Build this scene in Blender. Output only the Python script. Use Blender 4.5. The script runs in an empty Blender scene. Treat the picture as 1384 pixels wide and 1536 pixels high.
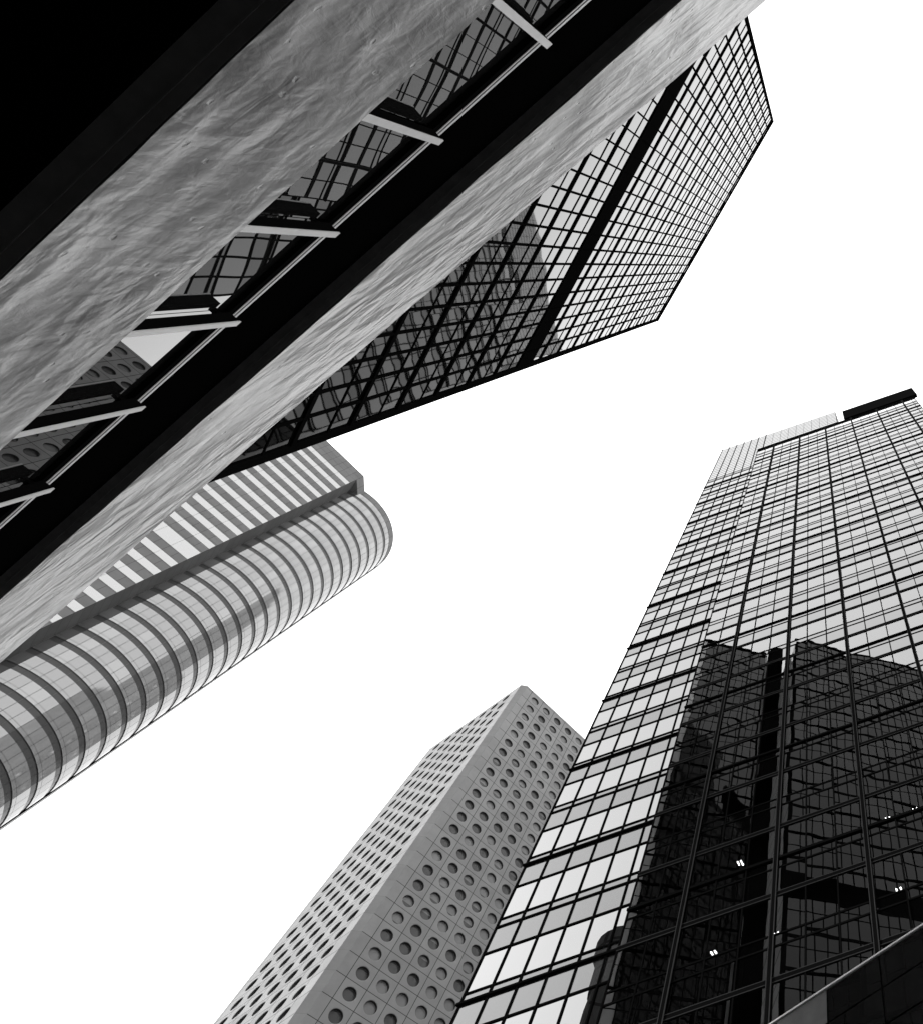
import bpy, math, random
from mathutils import Vector, Matrix, noise

random.seed(11)
R = math.radians
scene = bpy.context.scene
COL = scene.collection

# ------------------------------------------------------------------ camera
# The photographer stands on the pavement and looks up at 67 degrees; the frame is a crop of
# a wider picture, which the lens shift reproduces.  z = 0 is eye height, the ground is at -1.6.
F, PX, PY = 1156.0, 1383.0, 857.0          # focal length and principal point in photograph pixels
ZX, ZY = 1213.0, 399.5                     # where all plumb lines meet
W, H = 1384.0, 1536.0
GROUND = -1.6
up = Vector((ZX - PX, ZY - PY, F)).normalized()
fw = Vector((0, 0, 1))
hd = (fw - up * fw.dot(up)).normalized()
rt = hd.cross(up)
MC = Matrix(((rt.x, hd.x, up.x), (rt.y, hd.y, up.y), (rt.z, hd.z, up.z)))   # world -> (right, down, forward)


def project(p):
    q = MC @ Vector(p)
    if q.z <= 0.01:
        return None
    return (PX + F * q.x / q.z, PY + F * q.y / q.z)


cam_d = bpy.data.cameras.new("camera")
cam = bpy.data.objects.new("camera", cam_d)
COL.objects.link(cam)
r0, r1, r2 = MC[0], MC[1], MC[2]
cam.matrix_world = Matrix(((r0[0], -r1[0], -r2[0], 0), (r0[1], -r1[1], -r2[1], 0), (r0[2], -r1[2], -r2[2], 0), (0, 0, 0, 1)))
cam_d.sensor_fit = 'AUTO'
cam_d.sensor_width = 36.0
cam_d.lens = 36.0 * F / H
cam_d.shift_x = -(PX - W / 2) / H
cam_d.shift_y = (PY - H / 2) / H
cam_d.clip_start = 0.05
cam_d.clip_end = 5000.0
scene.camera = cam

# ------------------------------------------------------------------ sky, sun, exposure
SUN_EL, SUN_AZ = R(38), R(-147)            # behind the photographer, a little to the left
world = bpy.data.worlds.new("World")
scene.world = world
world.use_nodes = True
wt = world.node_tree
wt.nodes.clear()
sky = wt.nodes.new("ShaderNodeTexSky")
sky.sky_type = 'NISHITA'
sky.sun_disc = False
sky.sun_elevation = SUN_EL
sky.sun_rotation = R(90) - SUN_AZ
sky.dust_density = 6.0
sky.air_density = 1.5
sky.ozone_density = 0.5
bw = wt.nodes.new("ShaderNodeRGBToBW")
cloud = wt.nodes.new("ShaderNodeMath")      # high overcast: an even white veil over the clear sky
cloud.operation = 'MULTIPLY_ADD'
cloud.inputs[1].default_value = 0.05
cloud.inputs[2].default_value = 3.5
bg = wt.nodes.new("ShaderNodeBackground")
bg.inputs['Strength'].default_value = 0.1
wo = wt.nodes.new("ShaderNodeOutputWorld")
wt.links.new(sky.outputs[0], bw.inputs[0])
wt.links.new(bw.outputs[0], cloud.inputs[0])
wt.links.new(cloud.outputs[0], bg.inputs['Color'])
wt.links.new(bg.outputs[0], wo.inputs['Surface'])

sun_d = bpy.data.lights.new("sun", 'SUN')
sun_d.energy = 1.5
sun_d.angle = R(12)
sun_d.color = (1.0, 1.0, 1.0)               # a black and white photograph: neutral light
sun = bpy.data.objects.new("sun", sun_d)
COL.objects.link(sun)
sd = Vector((math.cos(SUN_EL) * math.cos(SUN_AZ), math.cos(SUN_EL) * math.sin(SUN_AZ), math.sin(SUN_EL)))
sun.rotation_euler = (-sd).to_track_quat('-Z', 'Y').to_euler()
sun.location = sd * 300

scene.view_settings.view_transform = 'Standard'
scene.view_settings.look = 'None'
scene.view_settings.gamma = 1.0
scene.view_settings.use_curve_mapping = False
scene.view_settings.exposure = 2.68
scene.cycles.max_bounces = 10
scene.cycles.glossy_bounces = 6
scene.cycles.transparent_max_bounces = 12
scene.cycles.sample_clamp_indirect = 8.0


# ------------------------------------------------------------------ materials
class NT:
    def __init__(s, name):
        s.m = bpy.data.materials.new(name)
        s.m.use_nodes = True
        s.t = s.m.node_tree
        s.t.nodes.clear()
        s.out = s.t.nodes.new("ShaderNodeOutputMaterial")

    def n(s, typ, **kw):
        nd = s.t.nodes.new(typ)
        for k, v in kw.items():
            if k.startswith('in_'):
                key = k[3:].replace('_', ' ')
                nd.inputs[int(key) if key.isdigit() else key].default_value = v
            else:
                setattr(nd, k, v)
        return nd

    def l(s, a, ao, b, bi):
        s.t.links.new(a.outputs[ao], b.inputs[bi])


def grey(v):
    return (v, v, v, 1)


def coords(b, scale=(1, 1, 1), rot=(0, 0, 0)):
    tc = b.n("ShaderNodeTexCoord")
    mp = b.n("ShaderNodeMapping")
    mp.inputs['Scale'].default_value = scale
    mp.inputs['Rotation'].default_value = rot
    b.l(tc, 'Object', mp, 'Vector')
    return mp


def paint(name, v, rough=0.5, spec=0.5, noise_amt=0.0, nscale=3.0, metallic=0.0):
    b = NT(name)
    p = b.n("ShaderNodeBsdfPrincipled")
    p.inputs['Roughness'].default_value = rough
    p.inputs['Specular IOR Level'].default_value = spec
    p.inputs['Metallic'].default_value = metallic
    p.inputs['Base Color'].default_value = grey(v)
    if noise_amt > 0:
        mp = coords(b)
        nz = b.n("ShaderNodeTexNoise", in_Scale=nscale, in_Detail=5.0, in_Roughness=0.6)
        b.l(mp, 0, nz, 'Vector')
        mr = b.n("ShaderNodeMapRange")
        mr.inputs['From Min'].default_value = 0.3
        mr.inputs['From Max'].default_value = 0.7
        mr.inputs['To Min'].default_value = v * (1 - noise_amt)
        mr.inputs['To Max'].default_value = v * (1 + noise_amt)
        b.l(nz, 0, mr, 0)
        b.l(mr, 0, p, 'Base Color')
    b.l(p, 0, b.out, 'Surface')
    return b.m


def glass(name, ior, base=0.01, tint=0.95, wave=0.0, wscale=0.8, rough=0.0, through=0.0, wdetail=1.0, stretch=(1, 1, 1)):
    """Coated facade glass: a Fresnel mirror over a dark interior; 'through' lets some light pass."""
    b = NT(name)
    fr = b.n("ShaderNodeFresnel", in_IOR=ior)
    gl = b.n("ShaderNodeBsdfGlossy", in_Roughness=rough)
    gl.inputs['Color'].default_value = grey(tint)
    df = b.n("ShaderNodeBsdfDiffuse")
    df.inputs['Color'].default_value = grey(base)
    body = df
    if through > 0:
        tr = b.n("ShaderNodeBsdfTransparent")
        tr.inputs['Color'].default_value = grey(through)
        ad = b.n("ShaderNodeAddShader")
        b.l(df, 0, ad, 0)
        b.l(tr, 0, ad, 1)
        body = ad
    mx = b.n("ShaderNodeMixShader")
    b.l(fr, 0, mx, 0)
    b.l(body, 0, mx, 1)
    b.l(gl, 0, mx, 2)
    if wave > 0:
        mp = coords(b, stretch)
        nz = b.n("ShaderNodeTexNoise", in_Scale=wscale, in_Detail=wdetail, in_Roughness=0.4)
        b.l(mp, 0, nz, 'Vector')
        bp = b.n("ShaderNodeBump", in_Strength=1.0, in_Distance=wave)
        b.l(nz, 0, bp, 'Height')
        b.l(bp, 0, gl, 'Normal')
        b.l(bp, 0, fr, 'Normal')
    b.l(mx, 0, b.out, 'Surface')
    return b.m


def joints(name, v, cw, ch, ox, oz, line=0.02, vline=0.35, vary=0.06, rough=0.6, axis='xz', shade_line=True):
    """Cladding panels with thin dark joints; u and height come from the object's own coordinates."""
    b = NT(name)
    tc = b.n("ShaderNodeTexCoord")
    sp = b.n("ShaderNodeSeparateXYZ")
    b.l(tc, 'Object', sp, 0)
    cb = b.n("ShaderNodeCombineXYZ")
    ax = b.n("ShaderNodeMath", operation='ADD', in_1=-ox)
    az = b.n("ShaderNodeMath", operation='ADD', in_1=-oz)
    b.l(sp, 'X' if axis[0] == 'x' else 'Y', ax, 0)
    b.l(sp, 'Z', az, 0)
    b.l(ax, 0, cb, 0)
    b.l(az, 0, cb, 1)
    br = b.n("ShaderNodeTexBrick", offset=0.0, squash=1.0)
    br.inputs['Scale'].default_value = 1.0
    br.inputs['Brick Width'].default_value = cw
    br.inputs['Row Height'].default_value = ch
    br.inputs['Mortar Size'].default_value = line
    br.inputs['Mortar Smooth'].default_value = 0.1
    br.inputs['Bias'].default_value = 0.0
    br.inputs['Color1'].default_value = grey(v * (1 - vary))
    br.inputs['Color2'].default_value = grey(v * (1 + vary))
    br.inputs['Mortar'].default_value = grey(v * vline)
    b.l(cb, 0, br, 'Vector')
    nz = b.n("ShaderNodeTexNoise", in_Scale=0.35, in_Detail=6.0, in_Roughness=0.65)
    b.l(tc, 'Object', nz, 'Vector')
    mr = b.n("ShaderNodeMapRange")
    mr.inputs['To Min'].default_value = 0.80
    mr.inputs['To Max'].default_value = 1.20
    b.l(nz, 0, mr, 0)
    mu = b.n("ShaderNodeMix", data_type='RGBA', blend_type='MULTIPLY')
    mu.inputs[0].default_value = 1.0
    b.l(br, 'Color', mu, 6)
    b.l(mr, 0, mu, 7)
    p = b.n("ShaderNodeBsdfDiffuse", in_Roughness=rough)
    b.l(mu, 2, p, 'Color')
    b.l(p, 0, b.out, 'Surface')
    return b.m


def concrete(name, v, ripple, rough_amt, blotch, tilt_deg, freq):
    """Hand-trowelled painted concrete: long shallow ripples, lumps, pits and scratches, a little sheen."""
    b = NT(name)
    raw = coords(b)
    tilt = coords(b, (1, 1, 1), (0, R(tilt_deg), 0))

    def noise_at(src, scale, mult, detail, dist, rough=0.5):
        mp = b.n("ShaderNodeMapping")
        mp.inputs['Scale'].default_value = scale
        b.l(src, 0, mp, 'Vector')
        nz = b.n("ShaderNodeTexNoise", in_Scale=mult, in_Detail=detail, in_Roughness=rough, in_Distortion=dist)
        b.l(mp, 0, nz, 'Vector')
        return nz

    def madd(a, k, c=None):
        h = b.n("ShaderNodeMath", operation='MULTIPLY_ADD', in_1=k)
        h.inputs[2].default_value = 0.0
        b.l(a, 0, h, 0)
        if c is not None:
            b.l(c, 0, h, 2)
        return h
    n1 = noise_at(tilt, (0.55 * freq, 1.0, 1.30 * freq), 1.9, 1.6, 0.6)          # long swells
    n2 = noise_at(tilt, (0.9 * freq, 1.0, 1.7 * freq), 3.2, 2.4, 0.7)           # ripples riding on them
    n3 = noise_at(raw, (1.0, 1.0, 0.5), 2.2, 2.5, 0.8, 0.5)      # lumps
    n4 = noise_at(raw, (1, 1, 1), 16.0, 6.0, 0.3, 0.62)           # grain
    sep = b.n("ShaderNodeSeparateXYZ")
    b.l(raw, 0, sep, 0)
    flat = b.n("ShaderNodeCombineXYZ")
    b.l(sep, 'X', flat, 0)
    b.l(sep, 'Z', flat, 1)
    vo = b.n("ShaderNodeTexVoronoi", in_Scale=1.9, voronoi_dimensions='2D')
    wob = b.n("ShaderNodeVectorMath", operation='MULTIPLY_ADD')
    wob.inputs[1].default_value = (0.06, 0.06, 0.0)
    b.l(n4, 'Color', wob, 0)
    b.l(flat, 0, wob, 2)
    b.l(wob, 0, vo, 'Vector')
    pit = b.n("ShaderNodeMapRange", clamp=True)
    pit.inputs['From Min'].default_value = 0.015
    pit.inputs['From Max'].default_value = 0.05
    pit.inputs['To Min'].default_value = -1.0
    pit.inputs['To Max'].default_value = 0.0
    b.l(vo, 'Distance', pit, 0)
    low = noise_at(raw, (0.7, 1.0, 0.5), 0.8, 1.0, 0.4)
    amp = b.n("ShaderNodeMapRange", clamp=True)
    amp.inputs['From Min'].default_value = 0.34
    amp.inputs['From Max'].default_value = 0.66
    amp.inputs['To Min'].default_value = 0.25
    amp.inputs['To Max'].default_value = 1.35
    b.l(low, 0, amp, 0)
    h = madd(n1, ripple)
    h = madd(n2, ripple * 0.45, h)
    hm = b.n("ShaderNodeMath", operation='MULTIPLY')
    b.l(h, 0, hm, 0)
    b.l(amp, 0, hm, 1)
    h = hm
    h = madd(n3, rough_amt * 0.7, h)
    n6 = noise_at(tilt, (1.0, 1.0, 0.5), 11.0, 3.5, 0.5, 0.6)
    h = madd(n6, rough_amt * 0.20, h)
    h = madd(n4, 0.016, h)
    h = madd(pit, 0.11, h)
    bp = b.n("ShaderNodeBump", in_Strength=1.0, in_Distance=0.075)
    b.l(h, 0, bp, 'Height')
    # stains and thin pale scratches
    n5 = noise_at(raw, (0.8, 1, 1.3), 0.9, 7.0, 0.5, 0.62)
    mr = b.n("ShaderNodeMapRange")
    mr.inputs['From Min'].default_value = 0.28
    mr.inputs['From Max'].default_value = 0.72
    mr.inputs['To Min'].default_value = v * (1 - blotch)
    mr.inputs['To Max'].default_value = v * (1 + blotch)
    b.l(n5, 0, mr, 0)
    sc = noise_at(raw, (0.9, 1, 3.2), 2.4, 5.0, 2.2, 0.6)
    band = b.n("ShaderNodeMapRange", clamp=True)
    band.inputs['From Min'].default_value = 0.0
    band.inputs['From Max'].default_value = 0.006
    band.inputs['To Min'].default_value = 1.0
    band.inputs['To Max'].default_value = 0.0
    d = b.n("ShaderNodeMath", operation='SUBTRACT', in_1=0.62)
    b.l(sc, 0, d, 0)
    ab = b.n("ShaderNodeMath", operation='ABSOLUTE')
    b.l(d, 0, ab, 0)
    b.l(ab, 0, band, 0)
    col = madd(band, v * 0.45, mr)
    p = b.n("ShaderNodeBsdfPrincipled", in_Roughness=0.36)
    p.inputs['Specular IOR Level'].default_value = 0.45
    b.l(col, 0, p, 'Base Color')
    b.l(bp, 0, p, 'Normal')
    b.l(p, 0, b.out, 'Surface')
    return b.m


def matte(name, v):
    b = NT(name)
    d = b.n("ShaderNodeBsdfDiffuse", in_Roughness=0.6)
    d.inputs['Color'].default_value = grey(v)
    b.l(d, 0, b.out, 'Surface')
    return b.m


def lamp_mat(name, s):
    b = NT(name)
    e = b.n("ShaderNodeEmission", in_Strength=s)
    b.l(e, 0, b.out, 'Surface')
    return b.m


M = {
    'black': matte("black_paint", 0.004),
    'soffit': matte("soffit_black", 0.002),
    'lip': paint("drip_edge", 0.09, 0.7, 0.2, 0.15, 6),
    'screen': matte("roof_screen_paint", 0.005),
    'frame': matte("dark_aluminium", 0.0045),
    'frame_edge': matte("frame_edge_aluminium", 0.035),
    'alu': paint("light_aluminium", 0.55, 0.4, 0.5, 0.06, 5),
    'rail': paint("steel_rail", 0.7, 0.25, 0.5, metallic=1.0),
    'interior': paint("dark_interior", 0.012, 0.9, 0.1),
    'roof': paint("roof_membrane", 0.12, 0.8),
    'concrete': concrete("trowelled_concrete", 0.31, 1.05, 0.22, 0.20, -14, 1.0),
    'concrete_low_shaded': concrete("pitted_shaded_concrete", 0.175, 0.50, 0.50, 0.60, -8, 0.9),  # base colour darkened to carry the lower band's shade; the pits are its own
    'near_glass': glass("street_window_glass", 1.75, 0.008, 0.95, 0.0016, 0.7),
    'dark_glass': glass("tinted_tower_glass", 1.54, 0.003, 0.92, 0.0028, 0.7, rough=0.018, wdetail=1.0, stretch=(1.3, 1, 0.6)),
    'corner_glass': glass("corner_bay_glass", 1.9, 0.75, 0.9, 0.003, 0.8),  # pale base painted in place of the sky's reflection
    'right_glass': glass("mirror_tower_glass", 2.85, 0.0, 0.95, 0.004, 0.5, through=0.5),
    'bay_glass': glass("mirror_bay_glass", 2.95, 0.004, 0.92, 0.0015, 0.4),
    'right_spandrel': glass("spandrel_glass", 2.6, 0.0008, 0.92, 0.004, 0.5),
    'bay_spandrel': glass("bay_spandrel_glass", 2.1, 0.03, 0.82, 0.0015, 0.5),
    'crown_glass': glass("crown_glass", 2.8, 0.05, 0.9),
    'lit': lamp_mat("lit_tube", 2.0),
}


# ------------------------------------------------------------------ mesh helpers
class MB:
    def __init__(s):
        s.v, s.f, s.mi = [], [], []

    def quad(s, pts, m=0):
        i = len(s.v)
        s.v.extend(pts)
        s.f.append(tuple(range(i, i + len(pts))))
        s.mi.append(m)

    def box(s, x0, x1, y0, y1, z0, z1, m=0):
        i = len(s.v)
        s.v += [(x0, y0, z0), (x1, y0, z0), (x1, y1, z0), (x0, y1, z0), (x0, y0, z1), (x1, y0, z1), (x1, y1, z1), (x0, y1, z1)]
        s.f += [(i, i + 3, i + 2, i + 1), (i + 4, i + 5, i + 6, i + 7), (i, i + 1, i + 5, i + 4), (i + 1, i + 2, i + 6, i + 5), (i + 2, i + 3, i + 7, i + 6), (i + 3, i, i + 4, i + 7)]
        s.mi += [m] * 6

    def prism(s, poly, z0, z1, m=0):
        n = len(poly)
        i = len(s.v)
        s.v += [(x, y, z0) for x, y in poly] + [(x, y, z1) for x, y in poly]
        for k in range(n):
            s.f.append((i + k, i + (k + 1) % n, i + n + (k + 1) % n, i + n + k))
            s.mi.append(m)
        s.f.append(tuple(i + n + k for k in range(n)))
        s.mi.append(m)
        s.f.append(tuple(i + n - 1 - k for k in range(n)))
        s.mi.append(m)

    def build(s, name, mats, parent=None, smooth=False):
        if not isinstance(mats, (list, tuple)):
            mats = [mats]
        me = bpy.data.meshes.new(name)
        me.from_pydata(s.v, [], s.f)
        for m in mats:
            me.materials.append(m)
        if len(mats) > 1:
            for p, k in zip(me.polygons, s.mi):
                p.material_index = k
        if smooth:
            for p in me.polygons:
                p.use_smooth = True
        me.update()
        o = bpy.data.objects.new(name, me)
        COL.objects.link(o)
        if parent is not None:
            o.parent = parent
        return o


def thing(name, label, cat, az=0.0, u=0.0, n=0.0, z=GROUND, group=None):
    """An Empty at the thing's base.  Local X runs along its facade, local Y away from the street."""
    o = bpy.data.objects.new(name, None)
    COL.objects.link(o)
    a = R(az)
    o.location = (u * math.cos(a) - n * math.sin(a), u * math.sin(a) + n * math.cos(a), z)
    o.rotation_euler = (0, 0, a)
    o['label'] = label
    o['category'] = cat
    if group:
        o['group'] = group
    o.empty_display_size = 0.5
    return o


def to_world(root, p):
    c, s = math.cos(root.rotation_euler.z), math.sin(root.rotation_euler.z)
    return (root.location.x + p[0] * c - p[1] * s, root.location.y + p[0] * s + p[1] * c, root.location.z + p[2])


def screen_area(root, pts, visible=None):
    q = [project(to_world(root, p)) for p in pts]
    if any(a is None for a in q):
        return 0.0
    cx = sum(a[0] for a in q) / len(q)
    cy = sum(a[1] for a in q) / len(q)
    if not (-10 < cx < W + 10 and -10 < cy < H + 10):
        return 0.0
    if visible is not None and not visible(cx, cy):
        return 0.0
    s = 0
    for k in range(len(q)):
        a, b = q[k], q[(k + 1) % len(q)]
        s += a[0] * b[1] - b[0] * a[1]
    return abs(s) / 2


def build_repeats(root, name, items, mats, visible=None, limit=100):
    """items: (outline points, function adding the shape to an MB).  The ones that show largest become parts of
    their own, the rest one part."""
    order = sorted(range(len(items)), key=lambda k: -screen_area(root, items[k][0], visible))
    rest = MB()
    for rank, k in enumerate(order):
        if rank < limit:
            m = MB()
            items[k][1](m)
            m.build(name, mats, root)
        else:
            items[k][1](rest)
    if rest.f:
        o = rest.build(name, mats, root)
        o['kind'] = 'stuff'


def pane(x0, x1, y, z0, z1, m=0, tilt=0.0):
    d = [random.uniform(-tilt, tilt) for _ in range(3)]
    # a flat pane set very slightly out of true
    pts = [(x0, y + d[0], z0), (x1, y + d[1], z0), (x1, y + d[1] + d[2], z1), (x0, y + d[0] + d[2], z1)]
    return (pts, lambda mb, pts=pts, m=m: mb.quad(pts, m))


# ------------------------------------------------------------------ ground
g = MB()
g.quad([(-3000, -3000, 0), (3000, -3000, 0), (3000, 3000, 0), (-3000, 3000, 0)])
go = g.build("ground", paint("asphalt", 0.05, 0.85, 0.3, 0.25, 0.7))
go.location = (0, 0, GROUND)
go['kind'] = 'structure'
go['label'] = 'dark paved street ground between the towers'


# ------------------------------------------------------------------ near street building with concrete bands
def near_line(cx, cy):
    return True


def make_near():
    AZ = 162.8
    b = thing("street_building", "near low building with rough pale concrete bands, black soffits and vertical fins", "building", AZ, 0, 3.0)
    zb = lambda z: z - GROUND                      # heights above eye level -> above ground
    y = lambda s: s - 3.0
    U0, U1 = -16.0, 17.0

    def band(z0, z1, s, seed, mat):
        m = MB()
        nu, nz = 660, 18
        i0 = len(m.v)
        for a in range(nu + 1):
            u = U0 + (U1 - U0) * a / nu
            for c in range(nz + 1):
                t = c / nz
                z = z0 + (z1 - z0) * t
                d = 0.010 * noise.noise(Vector((u * 0.7 + seed, z * 4, 0))) + 0.006 * noise.noise(Vector((u * 2.3, z * 9 + seed, 3)))
                e = 0.008 * noise.noise(Vector((u * 1.3, seed, 7))) if c in (0, nz) else 0
                m.v.append((u, y(s) + d, zb(z) + e))
        for a in range(nu):
            for c in range(nz):
                i = i0 + a * (nz + 1) + c
                m.f.append((i, i + nz + 1, i + nz + 2, i + 1))
                m.mi.append(0)
        o = m.build("concrete_band", M[mat], b, smooth=True)
        k = MB()
        k.box(U0, U1, y(s) + 0.02, y(s) + 0.30, zb(z0) + 0.015, zb(z1) - 0.015)
        k.build("band_core", M[mat], o)
        return o

    SB = 2.824
    lo = band(5.76, 7.34, SB, 3.1, 'concrete_low_shaded')
    lo['label'] = "lower concrete band, pitted, its shade painted in as a darker tone, under the window strip"
    hi = band(10.08, 12.20, SB, 9.7, 'concrete')
    hi['label'] = "upper concrete band with long rippled trowel marks, along the roof edge"

    def soffit(z, sb, sc):
        m = MB()
        m.box(U0, U1, y(sb), y(sc), zb(z), zb(z) + 0.12)
        m.build("soffit", M['soffit'], b)
        e = MB()
        e.box(U0, U1, y(SB) + 0.012, y(sb) - 0.003, zb(z) - 0.004, zb(z) + 0.10)
        e.box(U0, U1, y(SB) + 0.085, y(SB) + 0.10, zb(z) - 0.010, zb(z) - 0.004)
        e.build("drip_edge", M['lip'], b)
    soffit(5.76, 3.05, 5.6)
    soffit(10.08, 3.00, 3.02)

    # walls
    m = MB()
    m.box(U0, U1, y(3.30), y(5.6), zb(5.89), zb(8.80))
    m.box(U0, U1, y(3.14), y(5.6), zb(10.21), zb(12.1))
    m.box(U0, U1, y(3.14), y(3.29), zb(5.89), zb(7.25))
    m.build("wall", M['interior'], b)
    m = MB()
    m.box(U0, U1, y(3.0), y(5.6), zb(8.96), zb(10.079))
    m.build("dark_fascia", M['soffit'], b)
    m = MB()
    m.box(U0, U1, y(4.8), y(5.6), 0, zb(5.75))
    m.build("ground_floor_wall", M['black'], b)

    # recessed window strip behind the fins
    fu = [2.07 + 1.352 * k for k in range(-13, 11)]
    items = []
    for a, c in zip(fu[:-1], fu[1:]):
        items.append(pane(a + 0.006, c - 0.006, y(3.0), zb(6.9), zb(8.86), 0, 0.003))
    build_repeats(b, "window_pane", items, M['near_glass'])
    m = MB()
    m.box(U0, U1, y(2.955), y(3.05), zb(8.71), zb(8.80))
    m.build("window_head", M['frame'], b)
    m = MB()
    m.box(U0, U1, y(2.955), y(2.985), zb(8.815), zb(8.835))
    m.box(U0, U1, y(2.965), y(2.999), zb(8.90), zb(8.94))
    m.build("head_rail", M['alu'], b)
    for k, u in enumerate(fu):
        m = MB()
        m.box(u - 0.028, u + 0.028, y(2.849), y(2.95), zb(6.8), zb(8.70), 0)
        f = m.build("fin", M['frame'], b)
        m = MB()
        m.box(u - 0.034, u + 0.034, y(2.834), y(2.848), zb(6.8), zb(8.70), 0)
        m.build("fin_cap", M['alu'], f)
        m = MB()
        m.box(u + 0.01, u + 0.05, y(2.951), y(2.999), zb(8.60), zb(8.66), 0)
        m.build("fin_bracket", M['frame'], f)
    return b


make_near()


# ------------------------------------------------------------------ dark glass tower (and its twin block behind)
def dark_facade(root, D, u0, u1, top, z_of, pitch, first, light_bays=(), visible=None, limit=100, detail=True, band=None):
    """Fills the frontage of a dark curtain-wall tower.  Local coordinates: x = u - ux, y = 0 at the glass."""
    thick, thin = z_of
    xs = []
    k = 0
    while first + k * pitch < u1 - 0.3:
        if first + k * pitch > u0 + 0.3:
            xs.append(first + k * pitch)
        k += 1
    edges = [u0] + xs + [u1]
    lines = sorted([(z, 0) for z in thick] + [(z, 1) for z in thin])
    zs = [z for z, _ in lines] + [top]
    items, bays = [], []
    for a, c in zip(edges[:-1], edges[1:]):
        for z0, z1 in zip(zs[:-1], zs[1:]):
            if band and z0 >= band[0] - 0.4 and z1 <= band[1] + 0.6 and (z0 + z1) / 2 < band[1] and (z0 + z1) / 2 > band[0]:
                continue
            mid = (a + c) / 2
            it = pane(a, c, 0.0, z0 - GROUND, z1 - GROUND, 0, 0.004)
            if any(p < mid < q for p, q in light_bays):
                bays.append(it)
            else:
                items.append(it)
    build_repeats(root, "window_pane", items, M['dark_glass'], visible, limit)
    if bays:
        build_repeats(root, "corner_window", bays, M['corner_glass'], visible, 0)
    for z in thick:
        m = MB()
        m.box(u0, u1, -0.06, -0.002, z - GROUND - 0.125, z - GROUND + 0.125)
        m.build("floor_beam", M['frame'], root)
    for z in thin:
        m = MB()
        m.box(u0, u1, -0.026, -0.002, z - GROUND - 0.04, z - GROUND + 0.04)
        m.build("transom", M['frame'], root)
    for x in xs:
        m = MB()
        m.box(x - 0.042, x + 0.042, -0.05, -0.003, 0, top - GROUND)
        m.build("mullion", M['frame'], root)
    return xs


def make_dark():
    D = 10.7
    AZ = 144.4
    u0, u1, top = -0.909 * D, 1.367 * D, 8.79 * D
    t = thing("glass_tower", "black framed glass skyscraper with one solid dark belt, behind the concrete banded building", "building", AZ, 0, D)
    thick = [D * (2.5659 + 0.3268 * k) for k in range(-8, 6)] + [D * (4.905 + 0.3385 * k) for k in range(0, 12)]
    thin = [z + D * 0.19 for z in thick if z + D * 0.19 < top - 1 and not (4.25 * D < z < 4.55 * D)]
    thick = [z for z in thick if z > 0.5] + [D * 4.5269]
    band = (D * 4.5269, D * 4.765)

    def vis(cx, cy):
        return cy > 990 - 0.868 * cx - 8
    dark_facade(t, D, u0 + 0.05, u1 - 0.30, top - 0.3, (thick, thin), 0.0894 * D, -0.8202 * D, (), vis, 100, band=(D * 4.55, D * 4.765))
    m = MB()
    m.box(u0 + 0.05, u1 - 0.35, -0.05, 0.0, band[0] - GROUND, band[1] - GROUND)
    o = m.build("louvre_belt", M['black'], t)
    o['label'] = "solid black belt of louvres at mid height"
    m = MB()
    m.box(u0 - 0.10, u0 + 0.10, -0.09, 0.35, 0, top - GROUND)
    m.build("corner_post", M['frame'], t)
    m = MB()
    m.box(u1 - 0.34, u1 - 0.06, -0.09, 0.35, 0, top - GROUND)
    m.build("corner_post", M['frame'], t)
    m = MB()
    m.box(u0 - 0.1, u1, -0.085, 0.4, top - GROUND - 0.35, top - GROUND + 0.05)
    m.build("parapet", M['frame'], t)
    m = MB()
    m.box(u0, u1 - 0.41, 0.9, 26, 0, top - GROUND - 0.5)
    m.box(u0, u1 - 0.41, 0.02, 0.9, 0, 3)
    m.build("body", M['interior'], t)
    # glazed return, sky reflection painted in as pale colour, at the far corner, two wide bays deep, then a dark recess
    for k in range(2):
        for j, z in enumerate(sorted(thick)):
            pass
    items = []
    zz = sorted(thick + thin) + [top - 0.3]
    for k in range(2):
        for z0, z1 in zip(zz[:-1], zz[1:]):
            x = u1 - 0.05
            ya, yb = 0.45 + 2.9 * k, 0.45 + 2.9 * (k + 1) - 0.12
            pts = [(x, ya, z0 - GROUND + 0.1), (x, yb, z0 - GROUND + 0.1), (x, yb, z1 - GROUND), (x, ya, z1 - GROUND)]
            items.append((pts, lambda mb, pts=pts: mb.quad(pts)))
    build_repeats(t, "corner_window", items, M['corner_glass'], None, 0)
    m = MB()
    m.box(u1 - 0.40, u1 - 0.06, 0.36, 6.3, 0, top - GROUND - 0.4)
    m.build("corner_wall", M['frame'], t)
    return t


make_dark()


def make_twin():
    D = 20.5
    AZ = 144.4
    u0, u1, top = 16.0, 26.06, 106.0
    t = thing("glass_tower", "narrower dark glass tower, mirrored at the left of the pale tower's dark reflection", "building", AZ, 0, D)
    fl = 3.7
    thick = [2.0 + fl * k for k in range(0, 30)]
    thick = [z for z in thick if z < top - 1.0]
    thin = [z + 2.15 for z in thick if z + 2.15 < top - 0.5]
    dark_facade(t, D, u0, u1, top, (thick, thin), 1.0, u0, ((u1 - 1.3, u1),), None, 0)
    m = MB()
    m.box(u0, u1, 0.9, 14, 0, top - GROUND - 0.3)
    m.build("body", M['interior'], t)
    m = MB()
    m.box(14.3, u0 - 0.01, -2.6, 9, 0, top - GROUND - 1.2)
    m.build("service_core", M['black'], t)
    m = MB()
    m.box(u0 - 0.05, u0 + 0.22, -0.16, -0.08, 0, top - GROUND)
    m.build("edge_trim", M['alu'], t)
    m = MB()
    m.box(u0 - 0.05, u1 + 0.05, -0.09, 0.3, top - GROUND, top - GROUND + 0.7)
    m.build("parapet", M['frame'], t)


make_twin()


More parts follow.
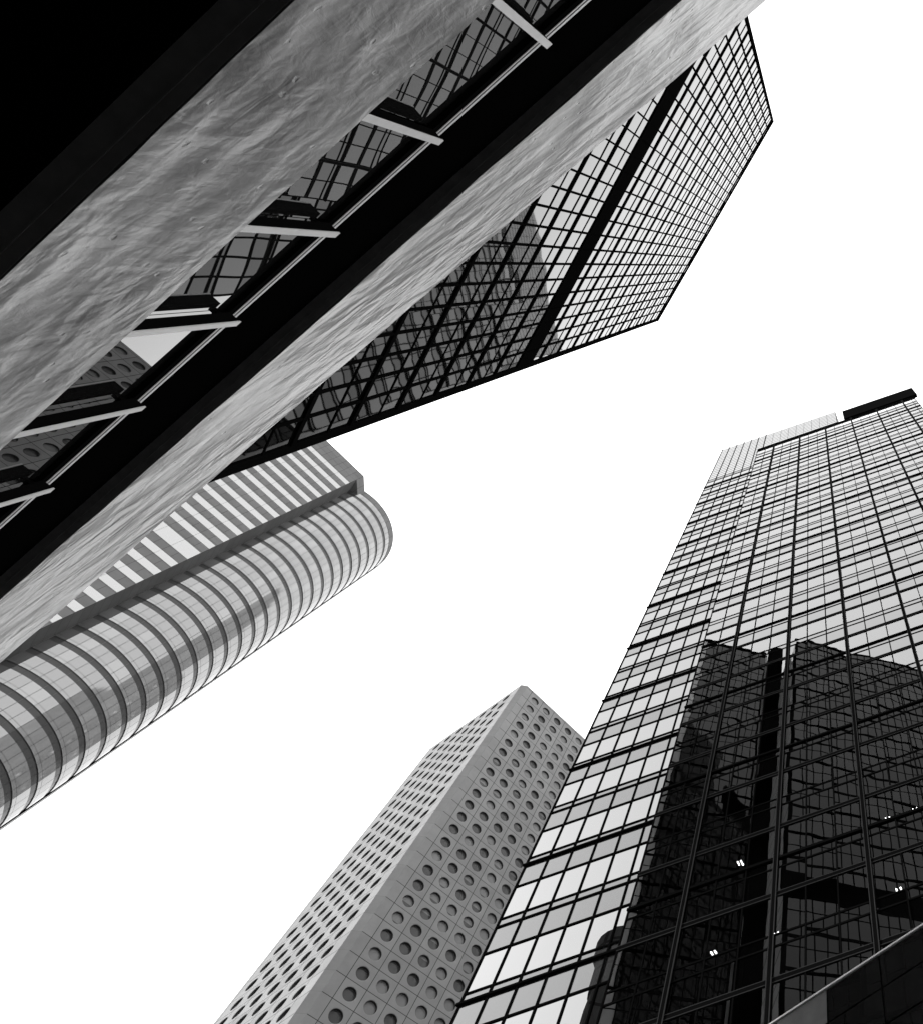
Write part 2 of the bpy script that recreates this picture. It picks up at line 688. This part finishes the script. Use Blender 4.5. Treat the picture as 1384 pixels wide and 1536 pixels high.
def make_capped():
    a = 50.0
    t = thing("stone_tower", "slim dark tower with rounded cap and mast, mirrored low in the pale tower", "building", a, 0, 0)
    t.location = (-56.2, -34.5, GROUND)
    mat = joints("old_stone", 0.12, 2.4, 3.4, 0, 0, 0.25, 0.25)
    m = MB()
    m.box(-3.1, 3.1, -3.1, 3.1, 0, 82)
    m.build("wall", mat, t)
    m = MB()
    m.prism([(3.4 * math.cos(k * math.pi / 10), 3.4 * math.sin(k * math.pi / 10)) for k in range(20)], 82, 88)
    m.prism([(4.0 * math.cos(k * math.pi / 10), 4.0 * math.sin(k * math.pi / 10)) for k in range(20)], 88, 90.5)
    m.build("cap", mat, t)
    m = MB()
    m.box(-0.1, 0.1, -0.1, 0.1, 90.5, 97)
    m.build("mast", M['frame'], t)


make_capped()


def make_slab():
    t = thing("stone_tower", "broad plain stone tower, seen only as the grey patch mirrored in the rounded glass end", "building", 122.7, 0, 0)
    t.location = (-45.0, 70.0, GROUND)
    mat = joints("slab_stone", 0.32, 3.0, 3.8, 0, 0, 0.12, 0.6, 0.06, 0.6, 'xz')
    m = MB()
    m.box(-30, -4, -13, 0, 0, 196)
    m.box(-3.99, 72, -13, 0, 0, 262)
    m.build("wall", mat, t)
    m = MB()
    m.box(-2, 70, -11, -2, 262.01, 266)
    m.build("roof", M['roof'], t)


make_slab()


# ------------------------------------------------------------------ pale mirror tower on the right
def make_right():
    AZ, D, S = 1.6, 22.7, 21.6
    t = thing("mirror_tower", "tall pale mirror glass tower with a projecting main block, stepped crown and dark rooftop screen", "building", AZ, 0, D)
    Y = S - D                                   # the main block stands proud of the recessed bay
    zb = lambda z: z - GROUND
    # --- recessed bay: x -23.84 .. kink, and the crown above the main block
    XL, XK, XR, XC = -23.84, -16.10, 8.42, -3.81
    fl = 4.08
    z_main0 = 49.02 - fl * 12
    bays = [XL, -22.59, -21.28, -19.98, -18.68, -17.39, -16.10, -14.9]
    z0 = 33.88 - 8.16 * 4
    k = 0
    glassp, spand = [], []
    zt_crown = 110.2
    bay_lines = []
    while z0 + k * fl < zt_crown - 1:
        z = z0 + k * fl
        zn = min(z + fl, zt_crown)
        bay_lines.append((z, k % 2 == 0))
        for a, c in zip(bays[:-1], bays[1:]):
            spand.append(pane(a, c, 0, zb(z), zb(z + 0.5), 0, 0.0015))
            glassp.append(pane(a, c, 0, zb(z + 0.5), zb(z + 2.56), 0, 0.0015))
            spand.append(pane(a, c, 0, zb(z + 2.56), zb(zn), 0, 0.0015))
        k += 1
    zend = z0 + k * fl
    build_repeats(t, "bay_window", glassp, M['bay_glass'], None, 60)
    build_repeats(t, "bay_spandrel", spand, M['bay_spandrel'], None, 60)
    for z, heavy in bay_lines:
        if heavy:
            m = MB()
            m.box(XL - 0.12, XK - 0.02, -0.12, -0.003, zb(z) - 0.06, zb(z) + 0.06)
            m.box(XL, XK - 0.02, -0.05, -0.003, zb(z) - 0.12, zb(z) - 0.085)
            m.build("sun_shade", M['frame'], t)
        else:
            m = MB()
            m.box(XL - 0.03, XK - 0.02, -0.06, -0.003, zb(z) - 0.05, zb(z) + 0.05)
            m.build("transom", M['frame'], t)
        m = MB()
        m.box(XL - 0.03, XK - 0.02, -0.05, -0.003, zb(z + 0.5) - 0.045, zb(z + 0.5) + 0.045)
        m.box(XL - 0.03, XK - 0.02, -0.05, -0.003, zb(z + 2.56) - 0.05, zb(z + 2.56) + 0.05)
        m.build("window_rail", M['frame'], t)
    # crown: fine even grid of pale panes
    ctop = 132.1
    cx = [XL]
    while cx[-1] < XC - 0.5:
        cx.append(cx[-1] + (1.305 if cx[-1] < -16 else 1.335))
    cx[-1] = XC
    cz = [zend]
    while cz[-1] < ctop - 0.6:
        cz.append(cz[-1] + 1.2)
    cz[-1] = ctop
    items = []
    for a, c in zip(cx[:-1], cx[1:]):
        for p, q in zip(cz[:-1], cz[1:]):
            items.append(pane(a + 0.03, c - 0.03, 0, zb(p + 0.05), zb(q - 0.05), 0, 0.001))
    build_repeats(t, "crown_pane", items, M['crown_glass'], None, 0)
    for q in cz[:-1]:
        m = MB()
        m.box(XL - 0.01, XC, -0.022, -0.002, zb(q) - 0.02, zb(q) + 0.02)
        m.build("crown_rail", M['frame'], t)
    for x in bays[:-1] + [XC]:
        m = MB()
        m.box(x - 0.04, x + 0.04, -0.055, -0.004, 0, zb(ctop) - 0.05)
        m.build("mullion", M['frame'], t)
    m = MB()
    m.box(XL, XC, 0.03, 22, 0, zb(ctop) - 0.1)
    m.build("rear_block", paint("crown_backing", 0.10, 0.6), t)

    # --- main block
    fats = [-13.50, -9.52, -5.51, -1.50, 2.51, 6.52]
    edges = [XK]
    xs = []
    x = -13.50 - 1.335
    while x < XR - 0.4:
        if x > XK + 0.3:
            xs.append(x)
        x += 1.3347
    edges = [XK] + xs + [XR]
    roof = 115.8
    zs = []
    k = 0
    while z_main0 + fl * k < roof - 1:
        zs.append(z_main0 + fl * k)
        k += 1
    zs = [z for z in zs if z > -1.5]
    gp, spn = [], []
    for a, c in zip(edges[:-1], edges[1:]):
        for z in zs:
            zt = min(z + fl, roof)
            spn.append(pane(a, c, Y, zb(z), zb(min(z + 1.49, zt)), 0, 0.0035))
            if z + 2.04 < zt:
                spn.append(pane(a, c, Y, zb(z + 1.49), zb(z + 2.04), 0, 0.0035))
                gp.append(pane(a, c, Y, zb(z + 2.04), zb(zt), 0, 0.0035))
    build_repeats(t, "window_pane", gp, M['right_glass'], None, 100)
    build_repeats(t, "spandrel_panel", spn, M['right_spandrel'], None, 100)
    for j, z in enumerate(zs):
        m = MB()
        m.box(XK - 0.03, XR + 0.03, Y - 0.05, Y - 0.003, zb(z) - 0.085, zb(z) + 0.085, 0)
        m.box(XK - 0.03, XR + 0.03, Y - 0.055, Y - 0.02, zb(z) - 0.118, zb(z) - 0.088, 1)
        m.box(XK - 0.03, XR + 0.03, Y - 0.055, Y - 0.02, zb(z) + 0.088, zb(z) + 0.118, 1)
        m.build("floor_beam", [M['frame'], M['frame_edge']], t)
        if z + 2.2 > roof:
            continue
        m = MB()
        m.box(XK, XR, Y - 0.03, Y - 0.003, zb(z + 1.49) - 0.04, zb(z + 1.49) + 0.04)
        m.build("transom", M['frame'], t)
        m = MB()
        if round((z - 49.02) / fl) % 2 == 0:
            m.box(XK - 0.06, XR + 0.06, Y - 0.085, Y - 0.003, zb(z + 2.04) - 0.07, zb(z + 2.04) + 0.07)
        else:
            m.box(XK, XR, Y - 0.03, Y - 0.003, zb(z + 2.04) - 0.04, zb(z + 2.04) + 0.04)
        m.build("window_rail", M['frame'], t)
    for x in edges:
        fat = min(abs(x - f) for f in fats) < 0.15
        m = MB()
        if fat:
            m.box(x - 0.07, x + 0.07, Y - 0.11, Y - 0.004, 0, zb(roof) - 0.01, 0)
            m.box(x - 0.105, x - 0.073, Y - 0.115, Y - 0.07, 0, zb(roof) - 0.012, 1)
            m.box(x + 0.073, x + 0.105, Y - 0.115, Y - 0.07, 0, zb(roof) - 0.012, 1)
            m.build("main_mullion", [M['frame'], M['frame_edge']], t)
        else:
            m.box(x - 0.03, x + 0.03, Y - 0.04, Y - 0.004, 0, zb(roof) - 0.01)
            m.build("mullion", M['frame'], t)
    m = MB()
    m.box(XK, XR, Y + 1.4, -0.02, 0, zb(roof) - 0.05)
    m.box(XK, XK + 0.10, Y + 0.01, Y + 1.4, 0, zb(roof) - 0.05)
    m.box(XR - 0.10, XR, Y + 0.01, 22, 0, zb(roof) - 0.05)
    m.box(XC + 0.02, XR - 0.11, 0.0, 22, 0, zb(roof) - 0.06)
    m.build("main_block", M['interior'], t)
    m = MB()
    m.box(-2.5, 9.0, Y - 0.25, Y + 0.25, zb(roof) + 0.01, zb(roof) + 6.4)
    o = m.build("roof_screen", M['screen'], t)
    o['label'] = "long dark screen standing on the roof edge"
    m = MB()
    m.box(XK, XR, Y - 0.06, Y + 0.4, zb(roof) - 0.04, zb(roof))
    m.build("parapet", M['frame_edge'], t)
    m = MB()
    for zt_ in (114.85, 115.35):
        m.box(XK, XR, Y - 0.045, Y - 0.003, zb(zt_) - 0.05, zb(zt_) + 0.05)
    m.build("top_rail", M['frame'], t)
    # lit ceiling tubes a little behind the dark panes
    for (x, z) in [(-12.15, 23.06), (-4.63, 23.0), (-4.66, 27.14), (-3.41, 27.13), (-11.49, 27.64), (-13.24, 22.75), (-7.24, 22.75), (-9.58, 22.89)]:
        m = MB()
        for q in ((0, 0.17) if x > -8 else (0, 0.15)):
            m.box(x + q, x + q + 0.05, Y + 0.3, Y + random.uniform(0.45, 0.7), zb(z), zb(z) + 0.03)
        m.build("ceiling_lamp", M['lit'], t)
    return t


make_right()


# ------------------------------------------------------------------ porthole tower
def make_porthole():
    AZ = 75.22
    a, fl, r = 3.507, 3.4, 1.0
    ztop = 168.4
    c0 = (-94.801, 66.783)                      # centre line of the first window column on the shaded face
    c1 = (-100.213, 63.574)                     # and on the bright face
    zr0 = 166.075
    A = R(AZ)
    ux = (math.cos(A), math.sin(A))
    vx = (-math.sin(A), math.cos(A))
    t = thing("porthole_tower", "pale tower with round porthole windows in every panel, beside the mirror tower", "building", AZ, 0, 0)
    # root at the chamfered corner
    t.location = (c0[0] - 3.4 * ux[0], c0[1] - 3.4 * ux[1], GROUND)
    wall = joints("pale_tile", 0.33, a, fl, 3.4 - a / 2, zr0 - GROUND - fl / 2, 0.05, 0.16, 0.06, 0.55, 'xz')
    wall2 = joints("pale_tile_side", 0.33, a, fl, 0.0, zr0 - GROUND - fl / 2, 0.05, 0.16, 0.06, 0.55, 'yz')
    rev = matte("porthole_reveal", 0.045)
    gl = [glass("porthole_glass", 1.6, 0.075, 0.9, 0.004, 0.6), glass("porthole_blind", 1.5, 0.22, 0.9, 0.004, 0.6),
          glass("porthole_half_blind", 1.5, 0.16, 0.9, 0.004, 0.6)]
    NS = 28
    rows, cols = 48, 7
    half = (a / 2, fl / 2)

    def local(px, py):
        dx, dy = px - t.location.x, py - t.location.y
        return (dx * ux[0] + dy * ux[1], dx * vx[0] + dy * vx[1])
    l1 = local(*c1)
    zz0 = zr0 - GROUND
    circ = [(math.cos(2 * math.pi * k / NS), math.sin(2 * math.pi * k / NS)) for k in range(NS)]

    def sq(c, s):
        k = 1 / max(abs(c), abs(s))
        return (c * k, s * k)

    def face(put, ncol, mat, name):
        """put(along, depth, z) -> local point; depth > 0 goes into the wall."""
        m, mr = MB(), MB()
        discs = []
        for i in range(ncol):
            for j in range(rows):
                cx, cz = i * a, zz0 - j * fl
                if cz < 4:
                    continue
                rb = r + 0.07
                for k in range(NS):
                    (p, q), (p2, q2) = circ[k], circ[(k + 1) % NS]
                    s1, s2 = sq(p, q), sq(p2, q2)
                    outer1 = put(cx + s1[0] * half[0], 0, cz + s1[1] * half[1])
                    outer2 = put(cx + s2[0] * half[0], 0, cz + s2[1] * half[1])
                    in1, in2 = put(cx + p * rb, 0, cz + q * rb), put(cx + p2 * rb, 0, cz + q2 * rb)
                    corner = None
                    m.quad([in1, in2, outer2, outer1])
                    if abs(abs(s1[0]) - 1) > 1e-6 and abs(abs(s2[0]) - 1) < 1e-6 or abs(abs(s1[0]) - 1) < 1e-6 and abs(abs(s2[0]) - 1) > 1e-6:
                        if not ((abs(abs(s1[0]) - 1) < 1e-6 and abs(abs(s1[1]) - 1) < 1e-6) or (abs(abs(s2[0]) - 1) < 1e-6 and abs(abs(s2[1]) - 1) < 1e-6)):
                            co = put(cx + math.copysign(half[0], p + p2), 0, cz + math.copysign(half[1], q + q2))
                            m.quad([outer1, outer2, co])
                    b1, b2 = put(cx + p * r, 0.06, cz + q * r), put(cx + p2 * r, 0.06, cz + q2 * r)
                    d1, d2 = put(cx + p * r, 0.42, cz + q * r), put(cx + p2 * r, 0.42, cz + q2 * r)
                    m.quad([in2, in1, b1, b2])
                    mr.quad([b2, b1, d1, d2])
                pts = [put(cx + p * (r + 0.02), 0.40, cz + q * (r + 0.02)) for p, q in circ]
                mi = random.choice([0, 0, 0, 1, 1, 2, 2])
                split = random.uniform(-0.5, 0.6)

                def shape(mb, pts=pts, mi=mi, cx=cx, cz=cz, split=split, put=put):
                    if mi < 2:
                        mb.quad(pts, mi)
                    else:                       # blind drawn part of the way down
                        aa = math.asin(split)
                        hi = [put(cx + (r + .02) * math.cos(x), 0.40, cz + (r + .02) * math.sin(x)) for x in [aa + (math.pi - 2 * aa) * k / 14 for k in range(15)]]
                        lo2 = [put(cx + (r + .02) * math.cos(x), 0.40, cz + (r + .02) * math.sin(x)) for x in [math.pi - aa + (math.pi + 2 * aa) * k / 14 for k in range(15)]]
                        mb.quad(hi, 1)
                        mb.quad(lo2, 0)
                discs.append((pts, shape))
        m.build(name, mat, t)
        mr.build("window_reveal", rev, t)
        return discs

    # shaded face: along = local x, starting 3.4 from the corner; depth = +y
    d = face(lambda al, dp, z: (3.4 + al, dp, z), cols, wall, "facade")

    def vis(cx, cy):
        return cx < 878 + (1105 - cy) * 0.46
    build_repeats(t, "porthole_window", d, gl, vis, 100)
    # bright face: along = +local y, depth = +x
    d2 = face(lambda al, dp, z: (l1[0] + dp, l1[1] + al, z), cols, wall2, "facade")
    build_repeats(t, "porthole_window", [(p, s) for p, s in d2], gl, None, 0)
    # plain strips at the faces' ends, the chamfer and the parapet
    zt = ztop - GROUND
    zb0 = 0.0
    zwin_top = zz0 + fl / 2
    zlow = zz0 - (rows - 1) * fl - fl / 2
    ys, ye = l1[1] - a / 2, l1[1] + (cols - 0.5) * a
    xs, xe = 3.4 - a / 2, 3.4 + (cols - 0.5) * a
    m = MB()
    m.quad([(0.0, 0, zlow), (xs, 0, zlow), (xs, 0, zwin_top), (0.0, 0, zwin_top)])
    m.quad([(xe, 0, zlow), (xe + 1.6, 0, zlow), (xe + 1.6, 0, zwin_top), (xe, 0, zwin_top)])
    m.quad([(0.0, 0, zwin_top), (xe + 1.6, 0, zwin_top), (xe + 1.6, 0, zt), (0.0, 0, zt)])
    m.build("parapet", wall, t)
    yl0 = l1[1] - 3.5
    m = MB()
    m.quad([(l1[0], yl0, zlow), (l1[0], ys, zlow), (l1[0], ys, zwin_top), (l1[0], yl0, zwin_top)])
    m.quad([(l1[0], ye, zlow), (l1[0], ye + 1.6, zlow), (l1[0], ye + 1.6, zwin_top), (l1[0], ye, zwin_top)])
    m.quad([(l1[0], yl0, zwin_top), (l1[0], ye + 1.6, zwin_top), (l1[0], ye + 1.6, zt), (l1[0], yl0, zt)])
    m.build("parapet", wall2, t)
    m = MB()
    m.quad([(0.0, 0, 0), (l1[0], yl0, 0), (l1[0], yl0, zt), (0.0, 0, zt)])
    m.build("corner_chamfer", joints("corner_tile", 0.29, 50, 3.4, 25, zz0 - 1.7, 0.02, 0.7, 0.05, 0.55, 'xz'), t)
    # roof, far sides and dark rooms behind the portholes
    X1, Y1 = xe + 1.6, ye + 1.6
    m = MB()
    m.quad([(0, 0, zt), (X1, 0, zt), (X1, Y1, zt), (l1[0], Y1, zt), (l1[0], yl0, zt)])
    m.build("roof", M['roof'], t)
    m = MB()
    m.quad([(X1, 0, 0), (X1, Y1, 0), (X1, Y1, zt), (X1, 0, zt)])
    m.quad([(X1, Y1, 0), (l1[0], Y1, 0), (l1[0], Y1, zt), (X1, Y1, zt)])
    m.quad([(0, 0, 0), (X1, 0, 0), (X1, 0, zlow), (0, 0, zlow)])
    m.quad([(l1[0], yl0, 0), (l1[0], Y1, 0), (l1[0], Y1, zlow), (l1[0], yl0, zlow)])
    m.build("rear_wall", wall, t)
    return t


make_porthole()


# ------------------------------------------------------------------ round-ended tower
def make_round():
    AZ = 75.0
    HT = 193.0
    A = R(AZ)
    ux = (math.cos(A), math.sin(A))
    vx = (-math.sin(A), math.cos(A))
    P1 = (-0.5972 * HT, 0.0471 * HT)
    P2 = (-0.6068 * HT, 0.0636 * HT)
    C = (-0.6612 * HT, 0.0934 * HT)
    RR = 0.0618 * HT
    t = thing("round_ended_tower", "banded tower with a rounded glass end and striped flat face, left of the open sky", "building", AZ, 0, 0)
    t.location = (P1[0], P1[1], GROUND)

    def loc(p):
        dx, dy = p[0] - P1[0], p[1] - P1[1]
        return (dx * ux[0] + dy * ux[1], dx * vx[0] + dy * vx[1])
    c = loc(C)
    p2 = loc(P2)
    fl = 0.018635 * HT
    zt = HT - GROUND
    stone = joints("grey_granite", 0.21, 1.55, 1.80, 0, 0, 0.035, 0.45, 0.07, 0.5, 'xz')
    pier = joints("grey_granite_pier", 0.095, 1.4, 1.8, 0, 0, 0.03, 0.6, 0.08, 0.5, 'xz')
    strip = glass("stripe_glass", 3.4, 0.10, 0.95, 0.001, 0.3)
    panel = glass("curved_panel_glass", 2.5, 0.10, 0.92, 0.0015, 0.35, rough=0.05)
    panel_b = glass("curved_panel_pale", 2.65, 0.13, 0.92, 0.0015, 0.35, rough=0.05)
    dark = glass("curved_band_glass", 1.4, 0.055, 0.6, rough=0.08)
    dark_joint = paint("curved_joint", 0.06, 0.5)
    L = 44.0
    # flat face core with set-back glass stripes
    m = MB()
    g37 = loc((C[0] + RR * math.cos(R(-37)), C[1] + RR * math.sin(R(-37))))
    zp = 0.984 * HT - GROUND
    m.prism([(-L, 0.03), (-0.02, 0.03), (g37[0] - 0.02, g37[1] + 0.02), (c[0], c[1]), (-L, c[1] + 8)], 0, zp - 0.05)
    m.build("core", paint("granite_core", 0.17, 0.7), t)
    # stripes: centre heights from the roof down
    z_first = 0.965 * HT - GROUND
    hs = 0.0083 * HT / 2
    nst = 48
    zc = [z_first - fl * k for k in range(nst)]
    # one double-height stripe (the plant floor)
    dbl = 13
    spans = []
    for k, z in enumerate(zc):
        if k > dbl:
            z = z - fl * 0.42
        if k == dbl:
            spans.append((z - hs - fl * 0.42, z + hs))
        else:
            spans.append((z - hs, z + hs))
    stone_m = MB()
    top = zp
    items = []
    for z0, z1 in spans:
        if z1 < 0:
            break
        stone_m.quad([(-L, 0, z1), (0, 0, z1), (0, 0, top), (-L, 0, top)])
        top = z0
        x = -0.05
        while x > -30:
            xa = max(x - 3.05, -L)
            items.append(pane(xa + 0.02, x - 0.02, 0.012, z0, z1, 0, 0.001))
            x -= 3.05
    stone_m.build("facade", stone, t)
    build_repeats(t, "stripe_window", items, strip, lambda cx, cy: cy > 990 - 0.868 * cx and cy > 735 - 0.3723 * (cx - 300), 100)
    # chamfer pier
    m = MB()
    m.quad([(0, 0, 0), (g37[0], g37[1], 0), (g37[0], g37[1], zp), (0, 0, zp)])
    m.build("corner_pier", pier, t)
    m = MB()
    m.prism([(-L, 0), (0, 0), (p2[0], p2[1]), (c[0], c[1]), (-L, c[1] + 8)], zp, zt - 0.02)
    m.build("parapet", stone, t)
    m = MB()
    m.quad([(-L, 0, zt), (0, 0, zt), (p2[0], p2[1], zt), (c[0], c[1], zt), (-L, c[1] + 8, zt)])
    m.build("roof", M['roof'], t)
    # curved end: angles are world azimuths around the centre
    a0, a1, da = -36.9, 69.0, 6.65
    ang = [a0 + da * k for k in range(int((a1 - a0) / da) + 1)]
    ang = ang + [a1]

    def pt(az, rad, z):
        w = (C[0] + rad * math.cos(R(az)), C[1] + rad * math.sin(R(az)))
        q = loc(w)
        return (q[0], q[1], z)
    band_h = 0.0056 * HT
    zt_c = zt - 0.012 * HT
    zlines = [0.9775 * HT - GROUND - fl * k for k in range(52)]
    its, itb = [], []
    prev = zt_c + 0.35
    for k, z in enumerate(zlines):
        z0, z1 = z - band_h / 2, z + band_h / 2
        if z0 < 0:
            break
        for aa, bb in zip(ang[:-1], ang[1:]):
            q = (bb - aa) * 0.02
            sm = [aa + q + (bb - aa - 2 * q) * j / 3 for j in range(4)]
            lo_, hi_ = z1, prev
            cut = lo_ + (hi_ - lo_) * 0.22
            pale = 1 if random.random() < 0.25 else 0
            jit = random.uniform(-0.004, 0.004)

            def shape(mb, sm=sm, lo_=lo_, hi_=hi_, cut=cut, pale=pale):
                for s0, s1 in zip(sm[:-1], sm[1:]):
                    mb.quad([pt(s0, RR, lo_), pt(s1, RR, lo_), pt(s1, RR, cut - 0.02), pt(s0, RR, cut - 0.02)], pale)
                    mb.quad([pt(s0, RR, cut + 0.02), pt(s1, RR, cut + 0.02), pt(s1, RR, hi_), pt(s0, RR, hi_)], pale)
            its.append(([pt(aa, RR, lo_), pt(bb, RR, lo_), pt(bb, RR, hi_), pt(aa, RR, hi_)], shape))
        m = MB()
        for aa, bb in zip(ang[:-1], ang[1:]):
            q = (bb - aa) * 0.02
            for j in range(3):
                s0 = aa + q + (bb - aa - 2 * q) * j / 3
                s1 = aa + q + (bb - aa - 2 * q) * (j + 1) / 3
                m.quad([pt(s0, RR - 0.10, z0 - 0.02), pt(s1, RR - 0.10, z0 - 0.02), pt(s1, RR - 0.10, z1 + 0.02), pt(s0, RR - 0.10, z1 + 0.02)])
        m.build("window_band", dark, t)
        prev = z0
    build_repeats(t, "curved_panel", its, [panel, panel_b], lambda cx, cy: cy > 990 - 0.868 * cx, 100)
    m = MB()
    N = 60
    poly = []
    for k in range(N):
        az = -36.5 + (227.0) * k / (N - 1)
        p = pt(az, RR - 0.16, 0)
        poly.append((p[0], p[1]))
    m.prism(poly, 0, zt_c + 0.1)
    m.build("curved_core", dark_joint, t)
    m = MB()
    poly = []
    for k in range(N):
        p = pt(-36.5 + 227.0 * k / (N - 1), RR + 0.05, 0)
        poly.append((p[0], p[1]))
    m.prism(poly, zt_c + 0.36, zt)
    m.build("rim", stone, t)
    m = MB()
    # reveal and flush wall beyond the curve
    pa, pb = pt(70.2, RR + 0.10, 0), pt(76.0, RR + 0.22, 0)
    pc = pt(110, RR + 0.15, 0)
    m.quad([(pa[0], pa[1], 0), (pb[0], pb[1], 0), (pb[0], pb[1], zt - 1), (pa[0], pa[1], zt - 1)])
    m.quad([(pb[0], pb[1], 0), (pc[0], pc[1], 0), (pc[0], pc[1], zt - 1), (pb[0], pb[1], zt - 1)])
    m.build("side_pier", paint("side_pier_stone", 0.30, 0.6), t)
    return t


make_round()


# ------------------------------------------------------------------ glazed footbridge edge, lower right
def make_bridge():
    AZ = -16.4
    S = 10.0
    t = thing("footbridge", "dark glazed footbridge with a bright steel top rail, in front of the mirror tower", "footbridge", AZ, 0, S)
    zb = lambda z: z - GROUND
    us = [-7.5 + 1.2 * k for k in range(-7, 26)]
    us = us
    rows = [(9.93, 10.60), (9.22, 9.90), (8.45, 9.19)]
    gl = glass("footbridge_glass", 1.6, 0.012, 0.9, 0.003, 0.8)
    items = []
    for a, c in zip(us[:-1], us[1:]):
        for z0, z1 in rows:
            pale = 1 if (z0 > 9.9 and -9.0 < c < -7.4) else 0
            items.append(pane(a + 0.015, c - 0.015, 0, zb(z0), zb(z1), pale, 0.003))
    build_repeats(t, "glass_panel", items, [gl, paint("pale_panel", 0.12, 0.5, 0.4, 0.3, 1.5)], None, 100)
    m = MB()
    m.box(us[0], us[-1], -0.03, 0.05, zb(10.62), zb(10.655))
    m.build("top_rail", paint("bright_rail", 0.85, 0.3, 0.5), t)
    m = MB()
    m.box(us[0], us[-1], 0.02, 0.12, zb(8.3), zb(10.61))
    m.build("fascia_frame", M['frame'], t)
    m = MB()
    m.box(us[0], us[-1], 0.13, 2.6, zb(6.8), zb(7.2))
    m.box(us[0], us[-1], 0.13, 2.6, zb(8.3), zb(8.44))
    m.build("deck", M['lip'], t)
    for u in (us[2], us[12], us[22], us[-3]):
        m = MB()
        m.box(u - 0.25, u + 0.25, 1.1, 1.6, 0, zb(6.79))
        m.build("pier", paint("bridge_pier", 0.2, 0.7), t)
    return t


make_bridge()
